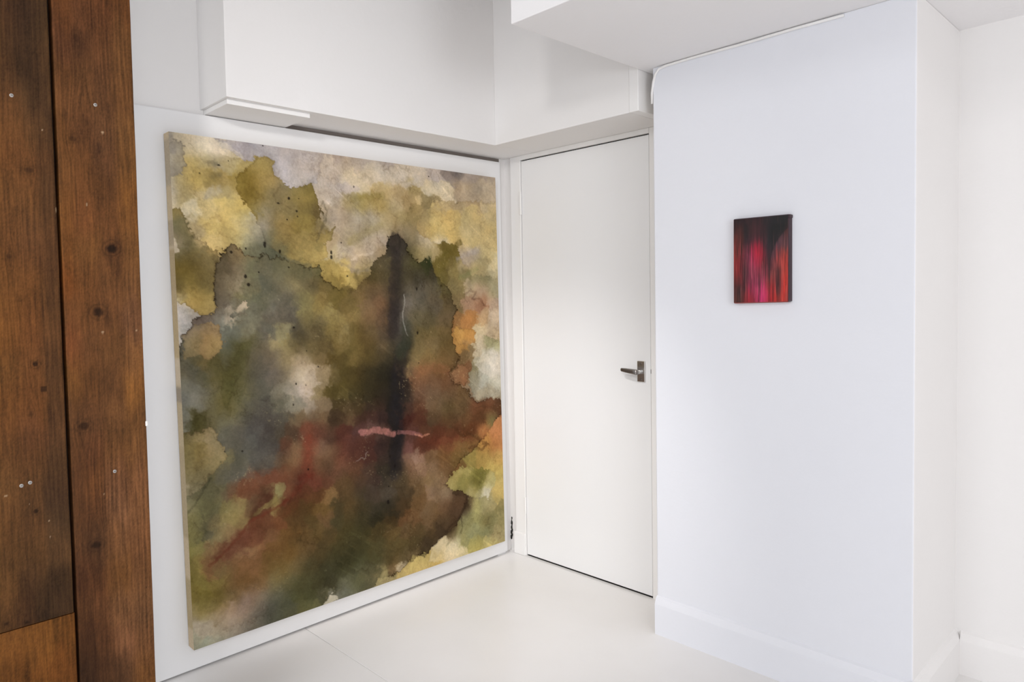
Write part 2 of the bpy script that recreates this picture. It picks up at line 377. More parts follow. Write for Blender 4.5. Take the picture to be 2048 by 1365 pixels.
PAINT = (
    '3 12 a39a8b 30 9 cfc0a4 58 5 d9c9ad 86 1 d6c7ac 106 -2 b3a9a1 '
    '1 38 a79f90 28 35 b5a98f 56 32 d8c8a4 85 28 d8c7a9 114 25 b9aa98 162 19 a9a0a0 225 11 aaa3a2 291 3 b3a79f 361 -5 b0a398 435 -14 aa9a8e '
    '-6 70 a89f92 21 68 a89c82 49 65 c9b06a 77 61 c5b07a 100 59 9b9178 136 55 a99b72 185 50 a38f55 217 46 a08a4a 263 41 b3aaa7 317 36 baaea6 388 28 c2b3a2 '
    '-7 102 c9bda9 20 99 b09b62 47 97 c2a85c 76 94 9a8548 111 91 a58f55 147 87 97803a 184 84 877025 215 81 a08a52 254 77 b1a8a5 302 73 b9b0ab 372 66 bfb0a0 '
    '-9 133 d9cdbd 24 131 9d8a58 57 128 bfaa7a 86 126 a99c80 121 123 ad9b6a 157 120 8b762f 188 117 826c1e 220 115 8a7848 259 112 857650 314 107 8a7a44 342 105 8a7838 385 102 c0b09e '
    '-5 164 8f7f45 17 163 a8935a 39 162 dccfae 67 160 c2ab72 96 158 d0b878 131 155 cdb46a 168 153 bfa65a 187 152 8a742a 212 150 9b8f78 244 148 8c7e58 285 145 84754a 326 142 7d6c38 362 140 6e5d34 398 137 a9977c '
    '-7 196 7d7858 20 195 8c8259 43 193 b8a57c 82 191 c6ad66 118 189 bfa35a 154 187 cfb979 185 186 a9a088 217 184 938a7c 256 182 8b7540 310 179 857236 367 176 85754c 404 174 a99a86 '
    '3 227 77694a 24 226 6f6640 52 225 c3ab78 92 224 c7af72 134 222 b79e5a 165 221 a9a484 196 220 7e7a6c 222 219 6d6c5c 254 217 8f7a45 309 215 8f7b44 365 213 8d7b45 402 211 a59170 '
    '6 259 6e6444 39 258 7a6a3c 68 257 82744c 97 256 a28d58 114 256 5f543c 144 255 8f7a55 175 254 6c6a52 213 253 5d5e4b 253 252 6b684c 293 251 8c7a45 335 250 a8904e 378 249 ad9554 415 248 ab9a74 '
    '-1 291 7c6a2c 27 290 6f5d24 55 290 7c6a35 80 290 76673f 101 290 615641 137 289 7f6f56 174 289 6f6c50 212 288 68644f 251 288 686449 305 287 645e41 362 286 6d6640 394 286 9a8443 '
    '-2 323 6f5d2d 31 323 8c7838 64 323 78693c 88 323 5f543f 117 323 766a54 147 323 8c7f66 172 323 6d684e 210 323 5f5d4c 249 323 6b6650 283 323 7d7252 332 323 62573a 375 323 6c5d33 412 323 7e6a30 '
    '-4 349 d8c79a 29 350 c3a658 57 350 ab9147 86 350 5a5040 110 351 6b604c 146 351 77704f 171 351 5f604c 209 352 5d5c4b 261 353 625c4c 316 353 6f6540 373 354 7b6a3c 411 355 6a5a28 '
    '-10 367 cdbfa8 12 367 d3c4ae 34 368 b79d59 62 369 a8904c 79 369 9a8550 103 369 62584c 133 370 6d6654 176 371 626152 221 372 686456 267 373 625c4e 301 374 7d7348 358 375 7d6c3a '
    '-11 391 d5c9bb 11 392 c9c0b8 33 393 a7a199 55 393 77695f 84 394 6b6053 105 395 7d7d72 132 396 56574b 168 397 6e6c5b 219 399 5f594d 266 400 585145 314 402 706640 371 404 8a7b4a '
    '-12 418 cfc0a6 1 418 c3bcb4 17 419 a19e99 37 420 8b7a60 71 422 927a55 100 423 6f7064 130 424 64665b 167 426 79745f 199 427 5c594d 244 429 7f7757 285 431 4d4637 341 433 5a5036 396 436 756638 '
    '-13 450 cdbfa8 2 451 b9b3ab 24 452 8d7d58 52 454 9a7f52 81 455 99804f 110 457 5f6258 141 459 544f2c 172 460 5d5838 191 461 5c5447 223 463 8a7c58 249 465 82744a 283 467 5a4f32 325 469 5f5232 368 472 5f5130 '
    '-12 482 6b655a 1 483 6a6656 28 485 6b6447 56 487 77683f 82 488 5a522c 109 490 5a5640 133 492 4d4822 164 494 5a5440 189 496 5e5649 221 498 5c5346 248 500 8b7b55 295 504 95846a 352 508 6f5e3c 399 511 57471f '
    '-3 515 77705a 27 517 6a6654 55 520 645e45 84 522 5d5732 113 525 57522c 144 527 5b5638 175 530 555247 213 533 60584e 246 536 736752 294 540 9f917a 329 543 a99b88 365 546 87765a 402 549 5d4f2c '
    '0 547 7b7869 31 550 7c7868 59 553 716c5a 88 556 625c36 118 559 5b542c 142 561 6f6a45 167 564 5f5c4d 198 567 555246 238 571 756e5c 278 575 92897a 313 578 a8998b 348 582 7d6e4e 378 585 4d421c '
    '-1 579 7f7c6f 29 583 868273 57 586 7a7462 86 589 6a6440 104 591 5c5228 134 595 6b6642 159 598 545046 197 602 4f4a40 236 606 5f5c4c 276 611 787262 318 616 8d8070 361 621 75644c 398 625 463a20 '
    '0 612 858274 22 615 4f4824 44 618 5a5230 67 621 706a4c 96 624 6e6950 132 629 6b6650 170 634 4c4740 208 638 4c463e 248 644 504a3e 288 649 67573f 345 656 66523a 392 662 3f3122 '
    '-5 644 74683f 26 648 8f7f55 60 653 a38f68 77 655 847b5c 95 658 5f5e52 131 663 5c584e 168 668 56524b 193 672 48423d 233 677 4c453a 273 683 4f3c2c 308 688 71412d 336 692 5f3c2e 372 697 4f382a '
    '-6 676 8a7b4d 24 681 88753f 58 686 9d8a60 87 691 8b7c58 107 694 5f5c50 141 699 5e5c53 179 705 524e47 211 710 4b463f 244 715 5b3b2a 271 719 7d6a48 302 724 773d29 334 729 7c6048 371 735 6c5138 '
    '-5 709 7d7047 34 715 8a7a4b 68 721 95855a 91 725 736c4c 128 731 5c5a4c 165 738 57544c 203 744 5c564c 236 750 66503a 263 754 765a3a 297 760 673d29 333 766 64482f 369 772 5c4530 '
    '-4 736 8d8058 27 742 837650 55 747 6f6843 84 752 64604f 120 759 646053 151 764 6a5a4c 182 770 6b4a36 215 776 6c4430 248 782 63402c 289 789 5d3727 317 795 693b2b 353 801 5d3a28 '
    '0 770 c9b898 17 773 7d7555 42 778 636046 71 784 6c6748 100 789 6b5c44 124 794 70482f 162 801 6f4a32 187 806 5a3c28 209 811 7a6a40 253 819 6d472f 280 825 583420 322 833 5c3c20 366 841 7d6038 '
    '-2 802 9c9070 18 806 7d7850 40 811 625f3f 63 816 6a6648 93 822 7d7244 123 828 8c7c4c 154 835 6a5038 179 840 553222 209 846 8a7a45 231 851 614024 265 858 5c3a1e 306 867 57401f 349 876 675028 386 884 4d4228 '
    '2 836 8a8352 22 840 7d784c 41 845 5d5840 62 849 7a6c48 97 857 8a7a48 127 864 867546 155 870 613722 184 877 68432b 223 885 70482a 263 894 5c4424 305 904 584624 348 914 6a5030 385 922 4d452a '
    '2 869 8c8450 26 874 807a48 39 878 605c4a 66 884 82734c 93 891 87704a 122 897 6d412d 157 906 6f4730 195 915 7a5636 234 924 6f5228 275 934 634c28 317 944 5f4c28 361 955 554628 '
    '2 902 8a8246 30 909 8a8048 58 916 8b7048 78 921 6a412d 106 928 76503a 142 937 876745 168 944 7c5836 206 954 70522a 246 964 6a5024 287 974 68522f 330 985 544628 374 996 4b4426 '
    '1 935 7e7438 28 942 8c7c40 51 948 805c3c 86 957 7d6840 116 966 7b5a38 153 975 7c5a36 192 986 70562a 218 993 6f5c30 258 1004 6d5c38 300 1015 4f482c 357 1030 44412a '
    '1 968 7d7032 32 977 857838 67 986 806f36 96 995 6f5430 127 1003 6b4e26 164 1014 785c38 203 1025 766a45 243 1036 645e3c 284 1048 4f4c30 326 1060 45422a 370 1072 423f2a '
    '1 1001 76682e 31 1010 7c6e2c 65 1020 6e5e28 95 1029 7a6440 125 1038 8b7464 156 1047 947a64 178 1054 6e6858 208 1062 5f5d48 255 1076 565434 296 1089 4f4e30 339 1101 55523a 384 1115 706e5e '
    '1 1034 a08f62 23 1041 8a7a40 58 1052 927c52 93 1063 a58c74 123 1073 8c7a6c 161 1084 7c7062 186 1092 545346 226 1104 565540 267 1117 5c5a38 301 1128 6a6640 '
    '1 1068 b3a48c 27 1076 b8a88f 62 1088 b5a489 97 1099 9f917c 134 1111 7c7466 172 1124 605e50 211 1136 565542 '
    '5 1103 a9a388 31 1112 9a9d87 60 1121 a8a590 '
    '449 9 b3a28e 496 4 b5a696 544 -2 b8a998 577 -6 b0a298 '
    '417 49 bbaa98 463 45 c8b89c 526 39 c3b49c 576 34 c8b9a4 627 29 c4b5a0 698 22 c0b2a0 754 16 b5a79c 822 9 8c8079 892 2 a3958a 966 -5 a8998a '
    '415 87 beb0a2 461 83 bfb0a4 508 79 c4b496 565 74 b8a272 625 69 ac966c 678 64 a38e5c 733 60 c9ba9c 790 55 cdbc9c 840 50 b39f84 901 45 ad9c84 975 39 b6a58c '
    '421 117 b0a08a 467 114 9b8c60 507 111 a08d50 556 107 a28c50 606 104 b8a47c 650 100 a0895c 682 98 c0a878 722 95 8c7a50 770 91 b9a478 828 87 b09a72 889 83 ad9670 963 77 c3b08a '
    '420 155 a59480 473 151 a89a84 529 148 a79a84 579 145 a89468 622 142 a3905f 675 139 958252 708 137 9e8a5c 749 135 c9b06e 807 131 c2a766 887 126 c0aa72 972 121 c0aa78 '
    '441 185 a39278 472 183 9e9078 520 181 a1916c 569 178 a3936e 620 176 907f62 665 174 8c7c5a 697 172 ae9560 747 170 c4a860 805 167 c6ac68 886 163 c9b27c 971 159 c2ac74 '
    '440 212 a09078 463 211 9c8c62 510 210 b3a28c 555 208 b09e8c 597 206 4a4338 628 205 484136 663 204 7d6e50 709 202 c0ad8c 765 200 cdbfa0 885 195 c3ad74 969 192 c3ad76 '
    '438 241 b0a088 469 240 b2a08a 509 239 ab9a84 547 238 8f7e62 583 237 403a2e 618 236 453f35 653 235 5e5636 698 234 9a8a5c 745 233 a9966a 783 232 6c5c20 822 231 6e5f26 883 229 b0a08c 968 226 c5b17c '
    '437 273 b89f5c 460 272 998770 500 272 a8946a 532 271 5c5034 565 271 5c5238 599 270 3f3a30 637 270 504934 678 269 5a5430 715 268 3e3d28 762 267 6d5e26 811 267 7c6c38 861 266 b09e78 924 265 a8986c 989 264 c9b88c '
    '436 304 b39a50 459 304 a58f50 490 304 6d5e34 522 304 4f4424 564 304 54492e 598 304 3c372d 636 303 4e4732 677 303 453f2f 723 303 4a4432 770 303 6a5c30 819 302 8a7a48 870 302 847850 922 302 8f8660 987 302 b0a480 '
    '442 339 66562a 481 339 6c5a34 521 339 5c4a30 562 339 5e4e38 596 340 3a342b 640 340 605848 684 340 5d5546 731 341 5c5442 778 341 625836 828 341 83744a 879 342 b09c7c 920 342 a98f74 974 342 a39a78 '
    '448 374 6a5a30 495 375 735d40 547 376 6f543a 594 377 3a332c 633 378 6d665b 683 379 5f5848 739 380 5c5240 787 381 5e5034 826 382 7c6a44 877 383 a68468 919 384 9a6f50 973 385 b09880 '
    '416 411 857443 454 413 7c6a3c 501 414 71593a 550 416 5f4a34 588 417 38312d 622 418 5c554a 663 420 5f573f 718 422 5c5238 775 424 64543a 824 425 8a6436 875 427 a8753a 928 429 b3946c 982 431 c0ab90 '
    '429 443 7a6a40 460 445 625228 508 447 5f4e30 554 449 4e4234 586 451 38322b 626 452 4f4a40 671 454 6a5c36 726 457 665834 774 459 6d5a34 823 461 b98c40 874 464 b5853c 916 466 bfae8c 969 468 b8a384 '
    '413 474 6a5a30 451 476 645428 498 479 584824 548 482 5f5038 585 484 464133 624 486 383526 669 489 73623c 724 492 776542 778 495 64522c 821 498 a57b38 862 500 a88048 903 502 bfae90 968 506 9f9970 '
    '426 507 5a4c24 457 509 6c5b2e 497 512 544622 538 514 4a402a 580 517 353023 620 520 3c3526 659 523 7d6a40 714 527 7c6538 771 531 6b5430 830 535 705a38 871 537 8a7450 913 540 b8b098 966 544 c9c0b0 '
    '433 539 50441e 459 541 4c4020 496 544 3c3420 545 548 302b1e 587 552 2b261e 622 554 4f4030 653 557 7a6240 694 560 7a5a38 750 565 6c4e2c 808 569 876341 859 573 775335 890 576 8a8264 922 579 aaa696 976 583 c4bcb0 '
    '424 570 54481f 454 573 453a1c 494 577 362f1c 535 580 302a1d 585 585 28241d 624 589 332923 665 592 7c5638 720 598 6d5036 773 603 6a4a2e 811 606 8c6641 847 609 855f3f 888 613 8c8774 931 617 a9a697 974 621 b8b3a0 '
    '415 601 5c5028 453 605 3c341c 501 610 362f1e 550 615 2f281f 584 619 26221d 622 623 3a3027 663 627 674c36 718 633 6d5640 776 639 6a5236 835 645 6c5434 877 649 8a765c 929 655 a39a84 973 659 aaa088 '
    '421 634 5a4a30 452 637 483a22 491 642 3d3024 540 648 3b2c24 582 652 25221d 621 657 4a3328 662 662 5f402c 717 668 66523a 774 675 5f4e30 834 682 645034 885 688 744c30 939 694 70482c 987 699 5a3b24 '
    '419 665 5c4830 453 670 442f22 498 675 452f26 547 682 3a2a25 584 687 26211c 624 692 48281f 669 697 4f2f20 725 704 54402a 783 712 584026 843 719 66482a 905 727 5c3c22 959 734 7a6c40 '
    '410 696 4d2c22 449 702 523630 488 707 5a4038 537 714 503a32 583 720 2c2620 632 727 57372d 686 735 5c3b27 742 743 5a3420 801 751 603a22 862 759 5f381c 925 768 a06a38 980 776 b57a48 '
    '409 728 593428 447 734 4f3026 495 741 4a2e26 544 748 3b2c27 587 755 26221c 622 760 6a463c 666 767 583222 713 774 5c3422 770 783 70482a 819 790 7a5a30 871 798 7c5a2c 923 806 b08038 978 814 b07840 '
    '407 760 6a4432 446 766 553428 493 774 4c3028 543 782 3a2e28 580 788 2a251f 615 794 7a5c4a 656 800 8a6c58 711 809 73583a 759 817 6a4c28 808 825 70582c 859 833 8d7c3c 911 842 a08440 977 852 b8944c '
    '406 791 64432f 444 798 5c3f2c 492 807 4a382c 541 815 362f25 579 822 2c271f 619 829 75583f 663 836 856850 710 845 806448 757 853 6c5030 796 860 6c4c28 837 867 9a8c4c 899 878 7d7430 953 887 b09a50 '
    '412 825 5a4428 459 833 4f3c2c 507 842 44342a 557 852 40382d 591 858 54462f 644 868 6e5638 699 878 77603f 736 885 82694c 775 892 9a8c50 825 902 8a8040 887 913 6e682c 951 925 b0a468 '
    '411 857 584428 457 866 463c2a 505 875 4a3e32 555 885 4d4438 598 894 4a3c28 642 903 6a5232 697 914 806850 754 925 806a50 813 937 5c4630 865 947 9a905c 928 959 c9c0a4 983 970 c0a860 '
    '424 892 584628 464 900 443a24 504 908 3c3627 554 919 352e20 597 928 4a3a24 641 937 654c2c 696 949 70583a 753 961 6c5238 802 971 5a4430 832 978 3f2f20 873 986 a09860 927 997 a09466 982 1009 8a7f50 '
    '423 924 544526 462 933 3e3822 502 942 332e1e 552 953 46381f 595 962 67492a 639 972 6c5030 694 984 6a5234 751 997 5c4830 790 1006 4f3c28 831 1015 7d7850 872 1024 948f5a 925 1036 7d7548 980 1048 9a8f5c '
    '406 952 484122 453 963 3f3a20 501 975 4a3f22 551 986 5c4a28 594 996 644f30 638 1007 5c4a2c 693 1020 544228 730 1028 443625 769 1038 4f4028 809 1047 8a865a 860 1059 8c8a60 913 1071 888458 967 1084 a09468 '
    '412 986 484226 451 996 464126 499 1008 4f4728 549 1020 5c4f2c 592 1031 584a28 636 1042 544628 682 1053 4a3c28 729 1064 c0ad84 778 1076 c9bb98 828 1089 96905c 879 1101 a59a55 933 1115 b8a868 '
    '403 1017 3f3c24 450 1029 494628 498 1041 4f4a2c 548 1054 55492a 591 1065 5f5030 626 1074 6a5838 662 1083 b8a25c 708 1095 b39a54 756 1108 cdbc98 806 1120 c4b48c '
    '402 1049 45442a 448 1061 54523a 488 1072 565238 521 1081 847850 555 1090 6c5838 580 1097 b8a888 616 1106 b59e5c 661 1118 c0a868 '
    '400 1081 666550 439 1092 5f5e3f 479 1103 666144 511 1112 9a8c60 '
    '414 1117 6a6956 '
    '142 377 ae9e86 157 377 b2a28a '
    '-1 238 cfc6be '
    '122 387 a89a84 '
)
WASHES = [
    (0.55, [(91, 372), (85, 347), (84, 312), (91, 287), (100, 265), (112, 252), (129, 239), (146, 240), (160, 246), (173, 259), (188, 263), (205, 257), (233, 259), (253, 262), (279, 268), (305, 279), (332, 287), (349, 275), (362, 283), (368, 307), (392, 323), (415, 336), (450, 341), (469, 336), (488, 316), (508, 296), (521, 271), (541, 255), (567, 245), (572, 219), (580, 198), (607, 190), (636, 204), (648, 237), (668, 253), (692, 259), (718, 248), (729, 267), (734, 289), (759, 311), (796, 344), (809, 378), (824, 400), (809, 433), (802, 456), (805, 489), (819, 513), (826, 536), (810, 557), (790, 578), (793, 601), (815, 620), (854, 632), (877, 655), (909, 672), (943, 668), (1012, 679), (1010, 717), (969, 738), (948, 759), (917, 782), (887, 807), (846, 824), (814, 842), (790, 863), (758, 888), (768, 909), (818, 928), (841, 945), (840, 964), (815, 991), (799, 1022), (767, 1038), (736, 1047), (706, 1062), (683, 1076), (654, 1075), (611, 1090), (583, 1102), (556, 1111), (517, 1101), (499, 1110), (489, 1144), (-17, 1153), (-34, 808), (-18, 494), (-2, 478), (10, 436), (38, 399), (54, 386), (76, 391)]),
    (0.35, [(-17, 635), (17, 641), (61, 640), (77, 652), (80, 670), (91, 689), (93, 707), (75, 728), (56, 742), (39, 763), (24, 776), (1, 786), (-23, 760)]),
    (0.25, [(12, 436), (33, 415), (46, 408), (91, 414), (99, 433), (101, 459), (88, 477), (69, 485), (43, 478), (10, 479)]),
    (0.30, [(118, 392), (129, 380), (144, 367), (164, 363), (167, 379), (159, 392), (143, 395), (130, 400)]),
    (0.22, [(194, 44), (224, 29), (243, 41), (252, 76), (292, 100), (342, 76), (355, 94), (362, 122), (379, 142), (363, 164), (351, 189), (369, 203), (387, 187), (406, 176), (398, 206), (374, 226), (386, 254), (349, 272), (285, 264), (254, 257), (229, 244), (210, 222), (201, 187), (188, 166), (165, 137), (148, 103), (154, 77)]),
    (0.30, [(-26, 163), (16, 158), (27, 176), (35, 196), (47, 214), (64, 228), (81, 244), (100, 252), (91, 287), (84, 312), (85, 347), (91, 372), (76, 391), (54, 384), (41, 373), (-35, 345)]),
    (0.18, [(739, 89), (1062, 70), (1053, 310), (884, 293), (824, 210), (742, 202), (689, 193), (683, 157), (697, 131), (727, 108)]),
    (0.25, [(873, 562), (884, 528), (912, 472), (1045, 503), (1038, 679), (943, 664), (910, 667), (879, 653), (863, 619)]),
    (0.25, [(807, 450), (861, 449), (901, 463), (895, 492), (859, 504), (820, 497)]),
    (0.40, [(794, 578), (818, 552), (854, 561), (867, 596), (846, 622), (807, 616)]),
    (0.20, [(758, 888), (797, 862), (845, 858), (960, 894), (961, 938), (931, 971), (841, 945), (818, 928), (772, 911)]),
    (0.30, [(-19, 21), (27, 19), (29, 64), (15, 90), (-23, 110)]),
    (0.15, [(98, -2), (256, -6), (384, 2), (359, 75), (342, 77), (298, 94), (254, 76), (243, 39), (219, 27), (194, 42), (170, 36), (146, 30), (124, 24)]),
]
STAINS = [
    ('c9bca8', 0.75, 2.0, 3.9, 0.00, [(-8, 221), (3, 225), (9, 248), (10, 253), (-10, 255)]),
    ('8d8556', 0.80, 2.6, 3.9, 0.15, [(211, 791), (225, 789), (240, 795), (244, 805), (234, 822), (223, 829), (213, 817)]),
    ('8a7c45', 0.75, 2.6, 3.9, 0.25, [(199, 830), (216, 822), (221, 835), (205, 842), (179, 848), (172, 856), (146, 860), (175, 839)]),
    ('d0c19c', 0.60, 2.6, 7.8, 0.10, [(694, 1067), (720, 1052), (749, 1047), (778, 1076), (817, 1098), (827, 1115), (727, 1110), (689, 1105)]),
    ('bca862', 0.45, 2.6, 7.8, 0.10, [(607, 1104), (626, 1070), (672, 1076), (689, 1100), (679, 1116), (615, 1117)]),
    ('a59763', 0.50, 2.6, 5.2, 0.15, [(500, 1102), (521, 1087), (538, 1085), (539, 1099), (532, 1111), (503, 1116)]),
    ('d8cfb8', 0.60, 2.0, 5.2, 0.00, [(323, 1122), (346, 1110), (362, 1099), (376, 1109), (379, 1120), (346, 1123)]),
    ('d9cbb0', 0.55, 2.0, 5.2, 0.00, [(103, 10), (132, 11), (150, 24), (168, 32), (173, 42), (149, 37), (125, 36), (114, 30)]),
    ('c6beb0', 0.55, 3.9, 6.5, 0.10, [(891, 561), (924, 526), (968, 514), (994, 531), (996, 631), (964, 612), (928, 594)]),
    ('4c4a22', 0.45, 3.9, 5.2, 0.20, [(-1, 633), (16, 619), (37, 603), (52, 614), (54, 635), (28, 643)]),
    ('4f4e26', 0.35, 6.5, 5.2, 0.20, [(124, 492), (141, 459), (166, 453), (171, 466), (153, 505), (124, 548), (103, 603), (87, 567), (95, 523)]),
]
STROKES = [
    ('39312d', 0.72, 16.9, 7.8, 5.2, [(602, 201), (604, 230), (601, 270), (594, 310), (592, 364), (588, 417), (583, 450)]),
    ('28252a', 0.50, 20.8, 11.7, 7.8, [(621, 486), (602, 526), (594, 579), (588, 633), (586, 700), (583, 768), (575, 828)]),
    ('3b4030', 0.50, 15.6, 7.8, 5.2, [(630, 432), (630, 473), (606, 512)]),
    ('9a968c', 0.50, 1.6, 1.3, 2.0, [(627, 351), (628, 371), (620, 398), (620, 425), (628, 453), (634, 462)]),
    ('9a6660', 0.80, 7.8, 3.9, 5.2, [(467, 707), (496, 707), (524, 708), (554, 719), (574, 726)]),
    ('8c5c58', 0.70, 4.7, 2.6, 2.6, [(591, 724), (623, 727), (650, 734), (671, 742)]),
    ('b0785e', 0.70, 2.3, 1.6, 2.6, [(649, 736), (676, 745), (699, 743)]),
    ('5f2f1e', 0.35, 11.7, 10.4, 7.8, [(676, 754), (722, 764), (780, 770), (830, 771)]),
    ('743c26', 0.30, 6.5, 7.8, 6.5, [(741, 771), (820, 772), (881, 787)]),
    ('7c3420', 0.35, 10.4, 11.7, 6.5, [(310, 701), (303, 730), (300, 761), (310, 781)]),
    ('5f2416', 0.50, 7.8, 7.8, 6.5, [(282, 788), (317, 788), (292, 802), (259, 827), (238, 841)]),
    ('68321f', 0.65, 3.4, 3.2, 2.6, [(245, 838), (211, 850), (171, 862), (146, 866), (133, 877), (117, 896), (88, 918), (70, 930), (45, 944)]),
    ('6c4430', 0.45, 11.7, 11.7, 5.2, [(145, 883), (106, 917), (63, 943)]),
    ('50301f', 0.50, 7.8, 5.2, 6.5, [(200, 815), (180, 823), (173, 839), (153, 852)]),
    ('6c4029', 0.40, 18.2, 11.7, 7.8, [(112, 792), (150, 776), (202, 774), (255, 771)]),
    ('6b5d1f', 0.70, 9.1, 3.9, 5.2, [(847, 202), (823, 215), (799, 228), (783, 236)]),
    ('7a6b2a', 0.40, 18.2, 7.8, 7.8, [(779, 246), (762, 275), (770, 310)]),
    ('39401f', 0.55, 10.4, 5.2, 6.5, [(702, 266), (721, 254), (709, 289)]),
    ('a79f9f', 0.35, 6.5, 5.2, 3.9, [(831, 252), (873, 234), (915, 224)]),
    ('7d8050', 0.40, 6.5, 5.2, 3.9, [(839, 305), (881, 289), (913, 275)]),
    ('8a7a34', 0.40, 7.8, 6.5, 3.9, [(468, 105), (508, 95), (565, 90)]),
    ('8a7a40', 0.30, 9.1, 6.5, 3.9, [(455, 212), (495, 195), (553, 169)]),
    ('5a3424', 0.45, 3.2, 2.0, 3.9, [(858, 353), (879, 339), (903, 346), (888, 368), (920, 366), (936, 384)]),
    ('5c3d24', 0.55, 2.6, 2.0, 5.2, [(967, 697), (939, 694), (911, 686), (889, 692)]),
    ('4f3018', 0.60, 5.2, 3.9, 7.8, [(792, 735), (821, 761), (862, 764), (882, 777), (934, 807), (912, 816), (860, 804)]),
    ('3c2e1e', 0.60, 3.9, 2.0, 3.9, [(784, 928), (814, 934), (837, 949), (839, 968), (822, 986), (807, 1006), (780, 1018), (756, 1030)]),
    ('3c2e1e', 0.50, 2.6, 2.0, 3.9, [(815, 1004), (820, 1034), (813, 1052)]),
    ('43361f', 0.45, 2.6, 2.0, 3.9, [(616, 1022), (634, 1016)]),
    ('43361f', 0.45, 2.6, 2.0, 3.9, [(651, 1045), (674, 1029)]),
    ('43361f', 0.45, 3.2, 2.0, 3.9, [(691, 1055), (711, 1031)]),
    ('43361f', 0.40, 2.6, 2.0, 3.9, [(543, 978), (577, 972)]),
    ('43361f', 0.40, 3.2, 2.0, 3.9, [(567, 1011), (593, 1000)]),
    ('6e6a48', 0.40, 2.6, 2.0, 2.6, [(778, 1059), (754, 1073)]),
    ('4a4632', 0.60, 2.9, 2.0, 3.9, [(-3, 820), (12, 808), (26, 791), (36, 777), (55, 752)]),
    ('55523a', 0.50, 2.6, 2.0, 3.9, [(27, 814), (37, 838), (39, 861), (32, 887)]),
    ('9a8a80', 0.40, 1.2, 1.3, 5.2, [(486, 759), (474, 771), (453, 780)]),
    ('c9b890', 0.40, 2.0, 1.3, 2.6, [(-3, 8), (-6, 39)]),
    ('8e8880', 0.70, 7.8, 3.9, 2.6, [(0, 5), (2, 23), (7, 38)]),
    ('5a5a58', 0.70, 4.5, 2.0, 2.0, [(-8, 466), (-8, 487)]),
    ('c5b29a', 0.50, 3.9, 2.6, 5.2, [(461, 260), (485, 249), (525, 239)]),
    ('6f665c', 0.40, 3.9, 2.6, 5.2, [(419, 267), (452, 283), (475, 291), (507, 285)]),
    ('5c5238', 0.50, 2.6, 2.0, 5.2, [(375, 157), (369, 139), (378, 120), (390, 144), (366, 194), (351, 219)]),
    ('3f3a34', 0.35, 7.8, 6.5, 5.2, [(100, 59), (89, 57)]),
    ('55503f', 0.35, 7.8, 6.5, 3.9, [(106, 80), (92, 82)]),
    ('4b4038', 0.35, 10.4, 7.8, 5.2, [(822, 2), (847, 10), (862, 1)]),
    ('8a5a3a', 0.30, 13.0, 10.4, 6.5, [(666, 565), (731, 556), (769, 569)]),
]
SPOTS = [(213, 230, 3.9, 7.8), (252, 245, 3.2, 5.2), (396, 243, 3.2, 5.9), (396, 255, 3.9, 5.9), (161, 304, 3.9, 5.2), (168, 323, 4.7, 4.7), (129, 250, 3.6, 3.6), (165, 241, 2.6, 2.6), (282, 118, 3.9, 3.9), (302, 147, 3.0, 3.0), (304, 160, 2.3, 2.3), (275, 169, 2.0, 2.0), (253, 132, 3.9, 2.0), (309, 117, 1.7, 1.7), (195, 294, 2.1, 2.1), (274, 282, 2.3, 2.3), (108, 243, 2.1, 2.1), (109, 59, 3.9, 1.7), (281, 426, 3.4, 3.4), (314, 484, 2.1, 2.1), (345, 525, 2.1, 2.6), (281, 562, 2.6, 2.9), (308, 567, 1.6, 2.1), (271, 611, 2.6, 2.6), (134, 702, 2.3, 2.3), (92, 696, 2.1, 2.1), (472, 74, 2.1, 2.9), (672, 336, 2.6, 5.2), (692, 328, 1.8, 2.6), (442, 302, 2.6, 2.6), (427, 218, 1.8, 1.8), (729, 23, 1.8, 1.8), (836, 89, 1.8, 1.8), (558, 783, 2.9, 3.9), (574, 811, 3.1, 5.2), (551, 863, 2.6, 2.6), (547, 904, 4.4, 6.5), (671, 540, 1.8, 1.8), (670, 457, 3.1, 5.2), (305, 774, 3.2, 3.2), (64, 81, 2.1, 2.1), (132, 47, 1.8, 1.8), (219, 2, 1.8, 1.8)]
